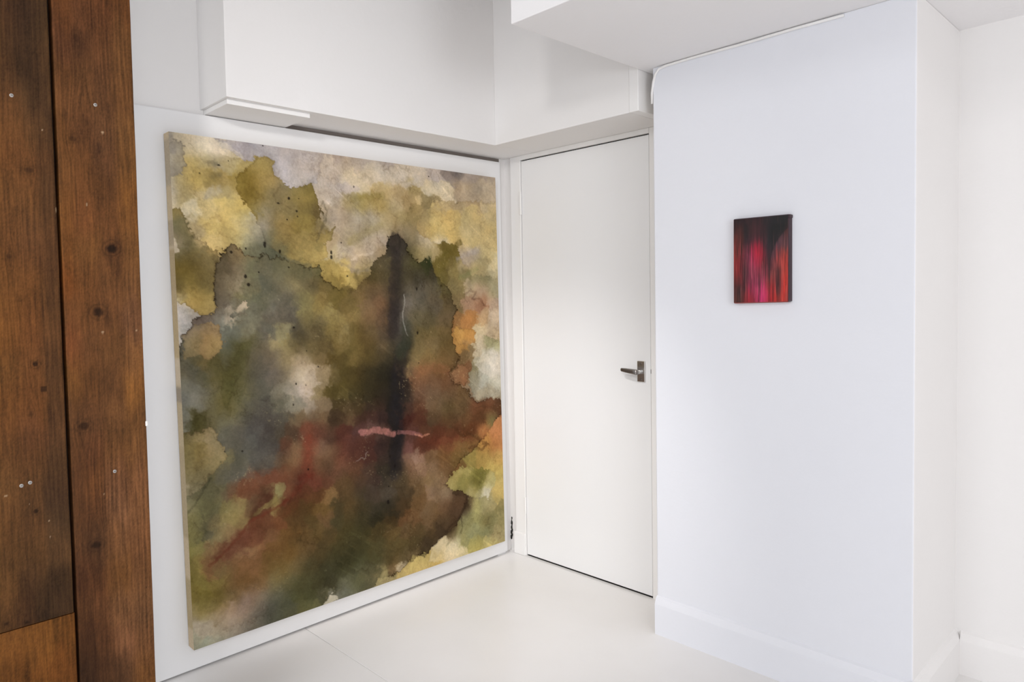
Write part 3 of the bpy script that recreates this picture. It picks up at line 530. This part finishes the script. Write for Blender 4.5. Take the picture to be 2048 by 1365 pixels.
WOOD_DARK = '-2291 2023 4a3320 -2254 2032 3d2b1c -2221 2040 4f3a26 -2294 1964 553c24 -2262 1971 38281a -2229 1978 4c3822 -2206 1996 4e3a24 -2301 1904 5c4026 -2269 1910 3c2b1b -2237 1917 553d26 -2209 1910 503a24 -2298 1845 5a3f26 -2261 1852 46331f -2222 1859 4e3822 -2301 1786 644427 -2258 1793 5c4128 -2214 1800 4b3623 -2303 1727 6a4828 -2260 1732 5f4226 -2216 1738 4f3923 -2306 1667 704a28 -2268 1671 694628 -2224 1676 5a3d24 -2308 1608 74502c -2271 1611 6a4829 -2215 1616 503822 -2310 1548 6d4a2a -2273 1550 73502e -2218 1554 503821 -2313 1488 6b4828 -2265 1490 64452a -2215 1492 5a3e25 -2315 1429 6c4826 -2273 1429 5f4026 -2217 1430 583c24 -2318 1369 724d28 -2270 1369 6e4a28 -2214 1368 5c4026 -2320 1309 744e28 -2272 1308 6c4726 -2216 1306 5e4126 -2323 1237 754e27 -2275 1234 704928 -2214 1231 5d4026 -2326 1165 74502a -2278 1161 6c4828 -2217 1156 563c24 -2329 1093 724c27 -2281 1088 6b4626 -2216 1080 583d24 -2332 1021 6f4a28 -2284 1014 66442a -2217 1005 5c4028 -2335 949 6d4b2b -2287 940 664629 -2218 929 594028 -2338 876 70502f -2290 867 65482c -2223 854 4a3523 -2341 804 6a4a2b -2293 793 5f4329 -2226 778 503c28 -2344 731 6a4c2c -2296 719 624629 -2229 702 5e452c -2347 659 654829 -2299 645 594028 -2268 598 45331f -2211 581 45331f -2350 586 5f4327 -2313 574 503722 -2257 570 402f1f -2212 556 4a3623'
WOOD_LOW = '-2353 501 7a5228 -2305 484 7d5428 -2249 490 7a5226 -2202 501 744c22 -2351 426 744c24 -2298 406 784e24 -2230 381 744a22'
WOOD_WARM = '-2175 2052 6a4426 -2128 2063 66432a -2080 2075 6a452a -2023 2089 6a4628 -2178 1977 64412a -2137 1986 543824 -2083 1998 66442a -2026 2011 6a4a2c -2181 1903 604024 -2134 1912 66462a -2080 1923 62432a -2029 1932 6a4a2c -2184 1829 67462a -2137 1837 69482c -2083 1846 68482e -2026 1855 6b4a2c -2187 1754 684626 -2140 1761 65442a -2086 1768 6a4a30 -2023 1777 70502f -2190 1680 6a4828 -2143 1685 684628 -2083 1692 5f412a -2026 1698 75522e -2193 1605 714c28 -2146 1609 6c4829 -2086 1614 664528 -2025 1619 7c552c -2190 1531 754e28 -2144 1533 70492a -2086 1536 6a4729 -2025 1540 7d562e -2188 1443 784f28 -2135 1445 74502c -2074 1440 68462a -2022 1447 75522f -2191 1368 7a4a22 -2144 1368 724c2a -2089 1368 6c4a2c -2019 1367 6f4e30 -2188 1293 6c4728 -2141 1291 684628 -2093 1276 6a482c -2022 1287 75533a -2186 1204 74482a -2138 1201 65452a -2089 1198 66472a -2033 1180 7f5a38 -2189 1128 6c4a26 -2142 1124 664527 -2092 1119 64452a -2029 1100 80592f -2187 1039 5f4128 -2139 1033 66462c -2090 1026 6b4b2e -2026 1018 6b4b2c -2190 950 5f4026 -2143 942 66432a -2093 934 6f4d2e -2023 923 7a5634 -2187 872 5e3f27 -2140 863 674427 -2096 855 78543a -2026 842 7c573a -2184 794 5c3e26 -2143 785 66442a -2093 774 7d5a40 -2022 759 7f5a3c -2188 717 5e4028 -2146 694 553b26 -2097 682 7c583a -2026 664 7a5538 -2185 626 5a3a24 -2143 614 5f3e26 -2094 600 76522f -2022 580 775436 -2183 534 5a3c24 -2141 520 64432a -2091 505 805c3e -2019 482 7c5a3e -2180 441 4f3420 -2138 426 5c3d26 -2088 409 7f5a40 -2016 384 7f5a3c -2178 361 402c1c -2135 345 503622 -2098 331 60442e -2019 301 7c5632'
KNOTS_DARK = [(-2261, 1647, 11.0, 7.3, 0.5), (-2266, 1174, 7.3, 7.3, 0.75), (-2279, 811, 6.1, 6.1, 0.7), (-2312, 1437, 7.3, 7.3, 0.4), (-2309, 541, 6.1, 4.9, 0.6), (-2354, 552, 6.1, 3.7, 0.6), (-2282, 1051, 9.8, 4.9, 0.3), (-2293, 1332, 6.1, 4.9, 0.3)]
KNOTS_WARM = [(-2075, 1463, 14.6, 13.4, 0.8), (-2114, 1297, 14.6, 13.4, 0.7), (-2161, 1006, 14.6, 11.0, 0.6), (-2143, 692, 13.4, 11.0, 0.6), (-2159, 1736, 11.0, 7.3, 0.45), (-2140, 1990, 9.8, 12.2, 0.35), (-2096, 1722, 6.1, 17.1, 0.3), (-2093, 1270, 4.9, 22.0, 0.3), (-2093, 1588, 4.9, 19.5, 0.25), (-2078, 616, 7.3, 6.1, 0.25), (-2020, 545, 2.4, 2.4, 0.7), (-2128, 1788, 17.1, 14.6, 0.15)]
NAIL_HOLES = [(-2250, 1110)]
SCREWS = [(-2291, 1822), (-2101, 1830), (-2090, 876), (-2289, 884), (-2308, 880)]
FLECKS = [(-2086, 1761, 4.9, 2.4), (-2227, 1749, 1.8, 2.4), (-2132, 1573, 2.2, 3.0), (-2204, 1555, 1.5, 7.3), (-2106, 1244, 3.7, 3.0), (-2020, 1245, 2.4, 2.4), (-2119, 820, 1.8, 1.8), (-2292, 830, 1.2, 1.8), (-2250, 739, 1.5, 2.4), (-2342, 862, 3.7, 2.4), (-2251, 780, 1.5, 1.8), (-2283, 429, 3.7, 2.4)]

# ------------------------------------------------------------------ big painting
TL, TR = Vector((-1.7386, -0.3610, 1.8962)), Vector((-0.1281, -0.3610, 1.8927))
BL, BR = Vector((-1.7186, -0.3680, 0.1003)), Vector((-0.1118, -0.3680, 0.0901))
M_CANVAS = pigment_material('stained_raw_canvas', .95, .04, .12, 150, (1, 1, 1), .25, .001)
GAIN = 0.90

def big_painting_colours(s, t):
    """s 0..1000 across, t 0..1120 down: stained canvas colours"""
    wx = s + 16 * fbm(s / 60, t / 60, 1, 5, .6) + 5 * fbm(s / 12, t / 12, 31, 3, .6)
    wy = t + 16 * fbm(s / 60, t / 60, 7, 5, .6) + 5 * fbm(s / 12, t / 12, 37, 3, .6)
    P, C = parse(PAINT)
    # crinkled wash borders: every wash keeps its own colour notes
    cxn = s + 14 * fbm(s / 34, t / 34, 111, 5, .7) + 7 * fbm(s / 9, t / 9, 117, 3, .7)
    cyn = t + 14 * fbm(s / 34, t / 34, 113, 5, .7) + 7 * fbm(s / 9, t / 9, 119, 3, .7)
    reg = np.zeros(len(s), np.int32); preg = np.zeros(len(P), np.int32); rim = np.zeros(len(s), np.float32)
    wetness = .25 + .75 * smooth(-.5, .15, fbm(s / 55, t / 55, 123, 3))
    for i, (rk, poly) in enumerate(WASHES):
        i_in = inside(cxn, cyn, poly); reg[i_in] = i + 1
        preg[inside(P[:, 0], P[:, 1], poly)] = i + 1
        xs = [p[0] for p in poly]; ys = [p[1] for p in poly]
        m = (s > min(xs) - 40) & (s < max(xs) + 40) & (t > min(ys) - 40) & (t < max(ys) + 40)
        d = seg_dist(cxn[m], cyn[m], poly + poly[:1]); ii = i_in[m]
        e = np.where(ii, np.exp(-(d / 3.0) ** 2) + .35 * np.exp(-d / 14), .5 * np.exp(-(d / 1.5) ** 2)) * rk
        rim[m] = np.maximum(rim[m], np.minimum(1.35 * e, .95) * wetness[m])
    soft = blend(P, C, wx, wy, 20, 18)
    edge = blend(P, C, wx, wy, 18, 16, preg, reg)
    gx = s + 38 * fbm(s / 48, t / 48, 131, 6, .66); gy = t + 38 * fbm(s / 48, t / 48, 137, 6, .66)
    hard = blend(P, C, gx, gy, 9, 8, preg, reg)
    k = (.12 + .68 * smooth(-.12, .12, fbm(s / 85, t / 85, 57, 4)))[:, None]
    col = soft * .12 + .88 * (edge * (1 - k) + hard * k)
    col = col * (1 - rim[:, None] * np.array([.72, .76, .80])[None])
    # backruns: darker tide lines where a wash dried, fading away on one side
    for sc, sd_, am in ((120, 91, .22), (75, 191, .20), (46, 291, .16), (170, 391, .22)):
        f = fbm(wx / sc, wy / sc, sd_, 5, .58); where = smooth(-.05, .25, fbm(s / 120, t / 120, sd_ + 10, 2))
        d_ = f - .08
        b_ = np.where(d_ > 0, np.exp(-d_ / .05) * .7 + np.exp(-(d_ / .012) ** 2) * .5, np.exp(-(d_ / .006) ** 2)) * where
        col = col * (1 - am * b_[:, None] * np.array([.85, .95, 1.1])[None])
    # brushed light scuffs
    ang = s * .8 + t * .6; acr = -s * .6 + t * .8
    sc_ = smooth(.28, .6, fbm(ang / 120, acr / 9, 401, 3)) * smooth(.05, .4, fbm(s / 150, t / 150, 405, 2))
    col = col * (1 + .22 * sc_)[:, None]
    for hexc, a, so, cr, rimk, poly in STAINS:
        px = s + cr * 1.5 * fbm(s / 16, t / 16, 11, 4, .65); py = t + cr * 1.5 * fbm(s / 16, t / 16, 13, 4, .65)
        xs = [p[0] for p in poly]; ys = [p[1] for p in poly]
        m = (s > min(xs) - 25) & (s < max(xs) + 25) & (t > min(ys) - 25) & (t < max(ys) + 25)
        if not m.any(): continue
        X, Y = px[m], py[m]
        d = seg_dist(X, Y, poly + poly[:1]); sd = np.where(inside(X, Y, poly), d, -d)
        al = a * smooth(-so * .5, so * .5, sd) * (0.72 + .5 * fbm(s[m] / 30, t[m] / 30, 19, 3))
        c = srgb(hexc)[None]
        r = col[m] * (1 - al[:, None]) + c * al[:, None]
        if rimk:
            e = np.exp(-((sd - 1.0) / 2.2) ** 2) * rimk + np.exp(-np.abs(sd - 3) / 9) * (sd > 0) * rimk * .35
            e = e * smooth(-.45, .25, fbm(s[m] / 28, t[m] / 28, 23, 2))
            r = r * (1 - e[:, None] * np.array([.62, .68, .75])[None])
        col[m] = r
    for hexc, a, wd, so, cr, poly in STROKES:
        px = s + cr * 1.6 * fbm(s / 14, t / 14, 41, 4, .65); py = t + cr * 1.6 * fbm(s / 14, t / 14, 43, 4, .65)
        xs = [p[0] for p in poly]; ys = [p[1] for p in poly]; g = wd + so + cr * 2 + 5
        m = (s > min(xs) - g) & (s < max(xs) + g) & (t > min(ys) - g) & (t < max(ys) + g)
        if not m.any(): continue
        d = seg_dist(px[m], py[m], poly)
        al = a * (1 - smooth(wd - so * .6, wd + so * .8, d)) * (0.85 + .5 * fbm(s[m] / 9, t[m] / 9, 47, 3))
        al = np.clip(al, 0, 1)
        col[m] = col[m] * (1 - al[:, None]) + srgb(hexc)[None] * al[:, None]
    for (x, y, rx, ry) in SPOTS:
        d = np.hypot((s - x) / rx, (t - y) / ry) + .25 * vnoise(s / 3, t / 3, 61)
        al = (.9 * (1 - smooth(.7, 1.15, d)))[:, None]
        col = col * (1 - al) + srgb('221c18')[None] * al
    # pale pinholes where the cloth shows through, and granulation
    g = fbm(s / 5, t / 5, 71, 2); dry = smooth(.15, .5, fbm(s / 70, t / 70, 77, 3))
    pin = smooth(.5, .62, g) * dry
    col = col * (1 - .16 * pin[:, None]) + srgb('c2ae80')[None] * .16 * pin[:, None]
    col = col * (1 + .13 * fbm(s / 5, t / 5, 83, 3) + .22 * fbm(s / 30, t / 30, 87, 4))[:, None]
    col = col * (1 + np.array([.05, 0, -.10])[None] * fbm(s / 40, t / 40, 97, 4)[:, None])
    col = np.clip(col, .002, 1)
    col = .20 * (col / .20) ** 1.14
    lum = col @ np.array([.3, .59, .11])
    return (.84 * col + .16 * lum[:, None] * np.array([1.08, 1.0, .84])[None]) * GAIN

NX, NY = 500, 660
u, v = np.meshgrid(np.linspace(0, 1, NX + 1), np.linspace(0, 1, NY + 1))
u = u.ravel(); v = v.ravel()
tl, tr, bl, br = (np.array(p) for p in (TL, TR, BL, BR))
G = ((1 - u)[:, None] * tl + u[:, None] * tr) * (1 - v)[:, None] + ((1 - u)[:, None] * bl + u[:, None] * br) * v[:, None]
base_y = G[:, 1].copy()
ids = np.arange((NX + 1) * (NY + 1)).reshape(NY + 1, NX + 1)
q = np.stack([ids[:-1, :-1], ids[1:, :-1], ids[1:, 1:], ids[:-1, 1:]], -1).reshape(-1, 4)
pic = empty('abstract_painting', (-0.91, -0.345, 0.09))
tag(pic, 'large square abstract painting in stained olive, brown and yellow washes with a dark vertical column', 'painting')
me = bpy.data.meshes.new('canvas_front')
me.vertices.add(len(G)); me.vertices.foreach_set('co', G.astype(np.float32).ravel())
me.loops.add(q.size); me.loops.foreach_set('vertex_index', q.astype(np.int32).ravel())
me.polygons.add(len(q)); me.polygons.foreach_set('loop_start', np.arange(0, q.size, 4, dtype=np.int32))
me.polygons.foreach_set('loop_total', np.full(len(q), 4, np.int32))
me.materials.append(M_CANVAS); me.update(calc_edges=True)
front = bpy.data.objects.new('canvas_front', me); COL.objects.link(front)
colour_mesh(front, big_painting_colours(u * 1000, v * 1120))
front['label'] = 'painted canvas face with olive, brown and rust stains'
adopt(pic, front)
# folded canvas edges (raw linen with a little run-over colour)
DEP = Vector((0, 0.0445, 0))
def canvas_edge(A, B, n, side):
    V, F, Cc = [], [], []
    for i in range(n + 1):
        p = A.lerp(B, i / n); b_ = p + DEP * 1.0
        V += [p, b_]
    for i in range(n):
        F.append((2 * i, 2 * i + 1, 2 * i + 3, 2 * i + 2))
    o = mesh_obj('canvas_edge', V, F, M_CANVAS)
    tt = np.linspace(0, 1, n + 1)
    base = np.tile(srgb('c4b296'), (2 * (n + 1), 1))
    if side == 'left':
        for (a, b2, h, k) in ((.012, .10, '8c8578', .8), (.10, .16, 'b8a47c', .5), (.165, .215, '5c5340', .6), (.22, .30, '8a7440', .8), (.30, .43, '9c8448', .7),
                              (.43, .48, 'cfc2ae', .6), (.485, .515, '55585a', .9), (.515, .60, '9a8c68', .6), (.60, .78, '8c7d58', .7), (.78, .86, 'c0ae90', .5), (.86, .96, '8a7a44', .7)):
            m = np.repeat(smooth(a - .004, a + .004, tt) * (1 - smooth(b2 - .004, b2 + .004, tt)) * k * .55, 2)[:, None]
            base = base * (1 - m) + srgb(h)[None] * m
    colour_mesh(o, base)
    adopt(pic, o); return o
for e, s_, nn in (((TL, BL), 'left', 300), ((TR, BR), 'right', 20), ((TL, TR), 'top', 20), ((BL, BR), 'bottom', 20)):
    canvas_edge(e[0], e[1], nn, s_)
# stretcher behind the canvas
bm = bmesh.new()
_c = (TL + TR + BL + BR) / 4
sTL, sTR, sBL, sBR = (p + (_c - p) * .006 for p in (TL, TR, BL, BR))
for a, b_, wv in ((sTL, sTR, Vector((0, 0, -.045))), (sBL, sBR, Vector((0, 0, .045))), (sTL, sBL, Vector((.045, 0, 0))), (sTR, sBR, Vector((-.045, 0, 0)))):
    vv = []
    for d in (Vector((0, .003, 0)), Vector((0, .040, 0))):
        vv += [bm.verts.new(a + d), bm.verts.new(b_ + d), bm.verts.new(b_ + d + wv), bm.verts.new(a + d + wv)]
    for f in ((0, 1, 2, 3), (4, 5, 6, 7), (0, 1, 5, 4), (1, 2, 6, 5), (2, 3, 7, 6), (3, 0, 4, 7)):
        bm.faces.new([vv[i] for i in f])
st_ = bm_obj('stretcher_frame', bm, M_FILL); adopt(pic, st_)

# ------------------------------------------------------------------ small red painting
SMALL = ('0 40 2a1418 120 30 2e1218 300 30 35141a 450 40 3a161c 620 30 20151a 800 30 181417 1000 20 161315 '
         '40 130 4a1c1a 130 140 5c241e 230 150 1e1216 330 130 4a1c22 450 120 54222a 560 140 3c171e 680 150 18121a 850 150 181316 990 180 5a2420 '
         '30 230 7c2c24 130 240 6a241e 230 260 26131a 320 260 48202a 420 250 5c2630 560 260 4a1c24 680 270 1a141c 780 270 2a1720 860 240 5c323a 950 240 6e3c40 '
         '30 340 802a24 120 340 7c2a26 210 350 4a1a22 280 360 5a1e2c 360 340 8c1830 450 330 a01230 540 350 7c1628 640 360 1e131c 730 370 3a2028 830 350 54303a 950 330 62383c '
         '30 430 8c2a22 130 430 7a2026 220 440 5a1e2c 290 430 7c3048 370 420 a01c3c 450 420 b01230 560 430 8c1428 650 450 30141e 740 450 4a2430 830 440 7a2c2c 940 430 a83a30 '
         '30 540 902426 130 540 8a1a22 210 550 42141e 290 540 8c3048 380 530 b02c50 460 520 b0203c 560 540 6c1a24 660 560 40161e 750 550 7a3034 830 540 a03834 940 540 b0342a '
         '30 640 8a2220 130 640 821a20 215 650 34101a 290 650 7c2c40 370 640 94344c 460 640 8c2c40 560 650 7a2a3a 660 660 5a2028 740 660 8a3834 820 650 4a1a1c 900 650 a83428 960 650 b43226 '
         '30 740 6a2420 120 750 6a1e20 220 750 4a1420 300 760 7a2840 380 750 8c3048 460 760 802c44 570 750 8a2c44 660 750 7c2428 740 760 94302c 820 760 401418 900 750 ac2c24 970 750 b02a1e '
         '30 840 5a221c 110 850 301414 200 850 7c2028 300 850 90203c 390 840 9c284c 480 840 b42a5c 590 840 ac2850 680 850 8c1a24 740 850 a01414 820 850 4a1414 900 850 b02420 970 850 a82818 '
         '30 940 5a281c 100 950 3a1a14 200 940 7c181c 320 950 941c2c 420 940 a02048 500 930 c02c64 600 930 b82858 690 950 98141c 760 950 a01410 830 950 a03024 920 950 b02820 980 950 8c2418')
pts = [Vector((-0.2817, -1.6041, 1.5575)), Vector((-0.2817, -1.7803, 1.5563)), Vector((-0.2817, -1.6037, 1.2739)), Vector((-0.2817, -1.7801, 1.2772))]
a_, b_, c_, d_ = (np.array(p) for p in pts)
NX2, NY2 = 180, 240
u, v = np.meshgrid(np.linspace(0, 1, NX2 + 1), np.linspace(0, 1, NY2 + 1)); u = u.ravel(); v = v.ravel()
G2 = ((1 - u)[:, None] * a_ + u[:, None] * b_) * (1 - v)[:, None] + ((1 - u)[:, None] * c_ + u[:, None] * d_) * v[:, None]
P, C = parse(SMALL)
su, sv = u * 1000, v * 1000
streak = fbm(su / 26, sv / 420, 5, 4, .7)
cc = blend(P, C, su + 22 * fbm(su / 90, sv / 200, 3, 3), sv + 70 * streak, 42, 46)
arch = np.array([[1000, 150], [930, 190], [850, 250], [770, 330], [715, 420], [690, 520], [660, 620]], float)
lim = np.interp(su, arch[::-1, 0], arch[::-1, 1])
dk = (1 - smooth(-14, 14, sv - lim)) * smooth(660, 720, su) * smooth(60, 120, sv)
cc = cc * (1 - .75 * dk[:, None])
amp = .35 + .65 * smooth(120, 330, sv) * (1 - .4 * smooth(850, 960, sv))
cc = cc * (1 + 1.15 * streak * amp)[:, None]
line = smooth(.42, .6, fbm(su / 11, sv / 600, 15, 2)) * amp
cc = cc * (1 - .62 * line[:, None])
hl = smooth(.40, .62, fbm(su / 9, sv / 300, 25, 2)) * amp
cc = cc + (srgb('b06a68')[None] * .30) * hl[:, None]
M_RED = pigment_material('dripped_crimson_resin', .38, .4, .10, 160, (1, 1, .2), .15, .001)
q = (np.arange((NX2 + 1) * (NY2 + 1)).reshape(NY2 + 1, NX2 + 1))
q = np.stack([q[:-1, :-1], q[1:, :-1], q[1:, 1:], q[:-1, 1:]], -1).reshape(-1, 4)
red = empty('crimson_painting', (-0.2567, -1.692, 1.2739))
tag(red, 'small crimson and black dripped painting on the white pier', 'painting')
ro = mesh_obj('painted_face', G2, [tuple(int(i) for i in f) for f in q], M_RED)
top = 1 - .42 * (1 - smooth(180, 420, sv + 60 * streak))
colour_mesh(ro, cc * top[:, None] * .86); adopt(red, ro)
# rounded dark sides of the little block
M_SIDE, _, _ = material('plum_black_edge', tuple(srgb('3a272d')), .5, .3)
M_SIDER, _, _ = material('red_stained_edge', tuple(srgb('8a3a34')), .5, .3)
def side(A, B, dy, dz, mat, name):
    V = []; rows = [(0, 0), (.004, .0025), (.024, .0035), (.0247, .003)]
    for dx, off in rows:
        V += [A + Vector((dx, dy * off, dz * off)), B + Vector((dx, dy * off, dz * off))]
    F = [(2 * i, 2 * i + 1, 2 * i + 3, 2 * i + 2) for i in range(len(rows) - 1)]
    o = mesh_obj(name, V, F, mat); adopt(red, o)
side(pts[0], pts[1], 0, 1, M_SIDE, 'edge_top'); side(pts[1], pts[3], -1, 0, M_SIDE, 'edge_right')
side(pts[0], pts[2], 1, 0, M_SIDER, 'edge_left'); side(pts[2], pts[3], 0, -1, M_SIDER, 'edge_bottom')
lip = box('paint_lip', -0.2817, -0.2580, -1.7865, -1.7795, 1.5470, 1.5580, M_SIDE, None, .002); adopt(red, lip)

# ------------------------------------------------------------------ timber partition
M_WOOD = pigment_material('old_pine_board', .7, .12, .34, 16, (9, 9, .9), .35, .002)
part = empty('timber_partition', (-2.20, -0.78, 0))
tag(part, 'tall partition of wide knotty brown timber boards with a dark gap between them', 'partition', kind='thing')
YW = -0.80
def plank(x0, x1, z0, z1, notes, knots, nx, nz, seed, holes=(), flecks=(), label=None, slope=0.0):
    X = np.linspace(x0, x1, nx + 1); Zv = np.linspace(z0, z1, nz + 1)
    xx, zz = np.meshgrid(X, Zv); xx = xx.ravel(); zz = zz.ravel()
    x, z = xx * 1000, zz * 1000
    P, C = parse(notes)
    # grain lines bend around the knots
    off = 6 * fbm(x / 90, z / 500, seed, 3)
    for (kx, kz, rx, rz, kk) in knots:
        d2 = ((x - kx) / (rx * 2.2)) ** 2 + ((z - kz) / (rz * 5)) ** 2
        off = off + np.sign(x - kx) * -rx * 1.1 * np.exp(-d2) * np.minimum(1, np.abs(x - kx) / 3)
    gx = x + off
    col = blend(P, C, x + 10 * fbm(x / 30, z / 120, seed + 3, 3), z + 40 * fbm(x / 25, z / 150, seed + 5, 3), 17, 34)
    ring = np.sin((gx + 24 * fbm(gx / 60, z / 700, seed + 9, 3)) * 2 * np.pi / 11.0)
    fine = fbm(gx / 3.0, z / 140, seed + 13, 3, .7)
    blot = fbm(x / 35, z / 70, seed + 17, 4)
    grainy = fbm(x / 2.2, z / 3.0, seed + 19, 2)
    k = 1 + .15 * ring * (.5 + fbm(x / 60, z / 300, seed + 23, 2)) + .36 * fine + .34 * blot + .32 * grainy
    col = col * k[:, None]
    for (kx, kz, rx, rz, kk) in knots:
        r = np.hypot((x - kx) / rx, (z - kz) / rz) + .25 * fbm(x / 6, z / 6, seed + 29, 3)
        core = np.minimum(1, (1 - smooth(.55, 1.15, r)) * kk * 1.25)
        halo = np.exp(-((r - 1.5) / .55) ** 2) * .42 * kk * (.6 + .5 * np.sin(r * 9))
        col = col * (1 - .85 * core - np.clip(halo, 0, 1))[:, None]
    for (hx, hz2) in holes:
        m = (np.abs(x - hx) < 7) & (np.abs(z - hz2) < 6); col[m] = col[m] * .35
    for (fx_, fz, rx, rz) in flecks:
        al = (1 - smooth(.6, 1.2, np.hypot((x - fx_) / rx, (z - fz) / rz)))[:, None] * .7
        col = col * (1 - al) + srgb('c8b59c')[None] * al
    # worn edges
    ed = np.minimum(xx - x0, x1 - xx) * 1000
    col = col * (1 + .18 * np.exp(-ed / 1.6) * (fbm(z / 40, x * 0, seed + 31, 3) + .2))[:, None]
    wob = .0014 * fbm(zz * 4, zz * 0, seed + 37, 4)
    edge_w = np.where(xx == x0, 1.0, 0) + np.where(xx == x1, -1.0, 0)
    px = xx + np.where(np.minimum(xx - x0, x1 - xx) < .006, wob, 0)
    py = np.full_like(xx, YW) + .0022 * np.exp(-ed / 1.2)
    pz = zz + slope * (xx - x0)
    V = list(zip(px, py, pz)); ids = np.arange(len(V)).reshape(nz + 1, nx + 1)
    F = [tuple(int(i) for i in f) for f in np.stack([ids[:-1, :-1], ids[:-1, 1:], ids[1:, 1:], ids[1:, :-1]], -1).reshape(-1, 4)]
    # closed back and sides
    loop = list(ids[0, :]) + list(ids[1:, -1]) + list(ids[-1, -2::-1]) + list(ids[-2:0:-1, 0])
    n0 = len(V)
    for i in loop: V.append((px[i], YW + .034, pz[i]))
    for j in range(len(loop)):
        k2 = (j + 1) % len(loop)
        F.append((int(loop[k2]), int(loop[j]), n0 + j, n0 + k2))
    F.append(tuple(range(n0 + len(loop) - 1, n0 - 1, -1)))
    o = mesh_obj('plank', V, F, M_WOOD)
    colour_mesh(o, np.vstack([col, col[loop]]) * np.array([.64, .56, .46]))
    if label: o['label'] = label
    adopt(part, o); return o
plank(-2.4900, -2.2030, 0.5335, ZH, WOOD_DARK, KNOTS_DARK, 170, 640, 3, NAIL_HOLES, FLECKS, 'dark stained upper plank')
plank(-2.1945, -2.0035, 0.0, ZH, WOOD_WARM, KNOTS_WARM, 120, 720, 51, (), FLECKS, 'warm brown full height plank')
plank(-2.4900, -2.2010, 0.0, 0.5310, WOOD_LOW, [], 120, 150, 77, (), (), 'lighter orange brown lower plank')
bk = box('backing_stud', -2.49, -2.045, YW + .036, YW + .10, 0.0, ZH, M_DARK); adopt(part, bk)
for (sx, sz) in SCREWS:
    bm = bmesh.new(); X0, Z0 = sx / 1000, sz / 1000
    add_tube(bm, [(X0, YW + .004, Z0), (X0, YW - .0006, Z0), (X0, YW - .0014, Z0)], [.0046, .0046, .0034], 14)
    s_ = bm_obj('screw', bm, M_SCREW); adopt(part, s_)
    sl = box('screw_slot', X0 - .0028, X0 + .0028, YW - .0018, YW - .0011, Z0 - .0005, Z0 + .0005, M_DARK)
    sl.parent = s_
plug = box('white_plug', -2.0055, -1.9990, YW - .002, YW + .012, 0.984, 0.998, M_FILL, None, .002); adopt(part, plug)

# ------------------------------------------------------------------ cable along the ceiling line
bm = bmesh.new()
cx = XB - .005
path = [(cx, -1.935, ZC - .009), (cx, -1.80, ZC - .007), (cx, -1.62, ZC - .008), (cx, -1.45, ZC - .006), (cx, -1.345, ZC - .007), (cx - .001, -1.318, ZC - .012),
        (cx, -1.302, ZC - .028), (cx + .004, -1.291, ZC - .055), (cx + .009, -1.2830, ZC - .090), (cx + .012, -1.2810, ZC - .130)]
add_tube(bm, path, .0048, 10)
tag(bm_obj('painted_cable', bm, M_TRIM, None, True), 'thin white painted cable running along the top of the pier and bending down', 'cable')
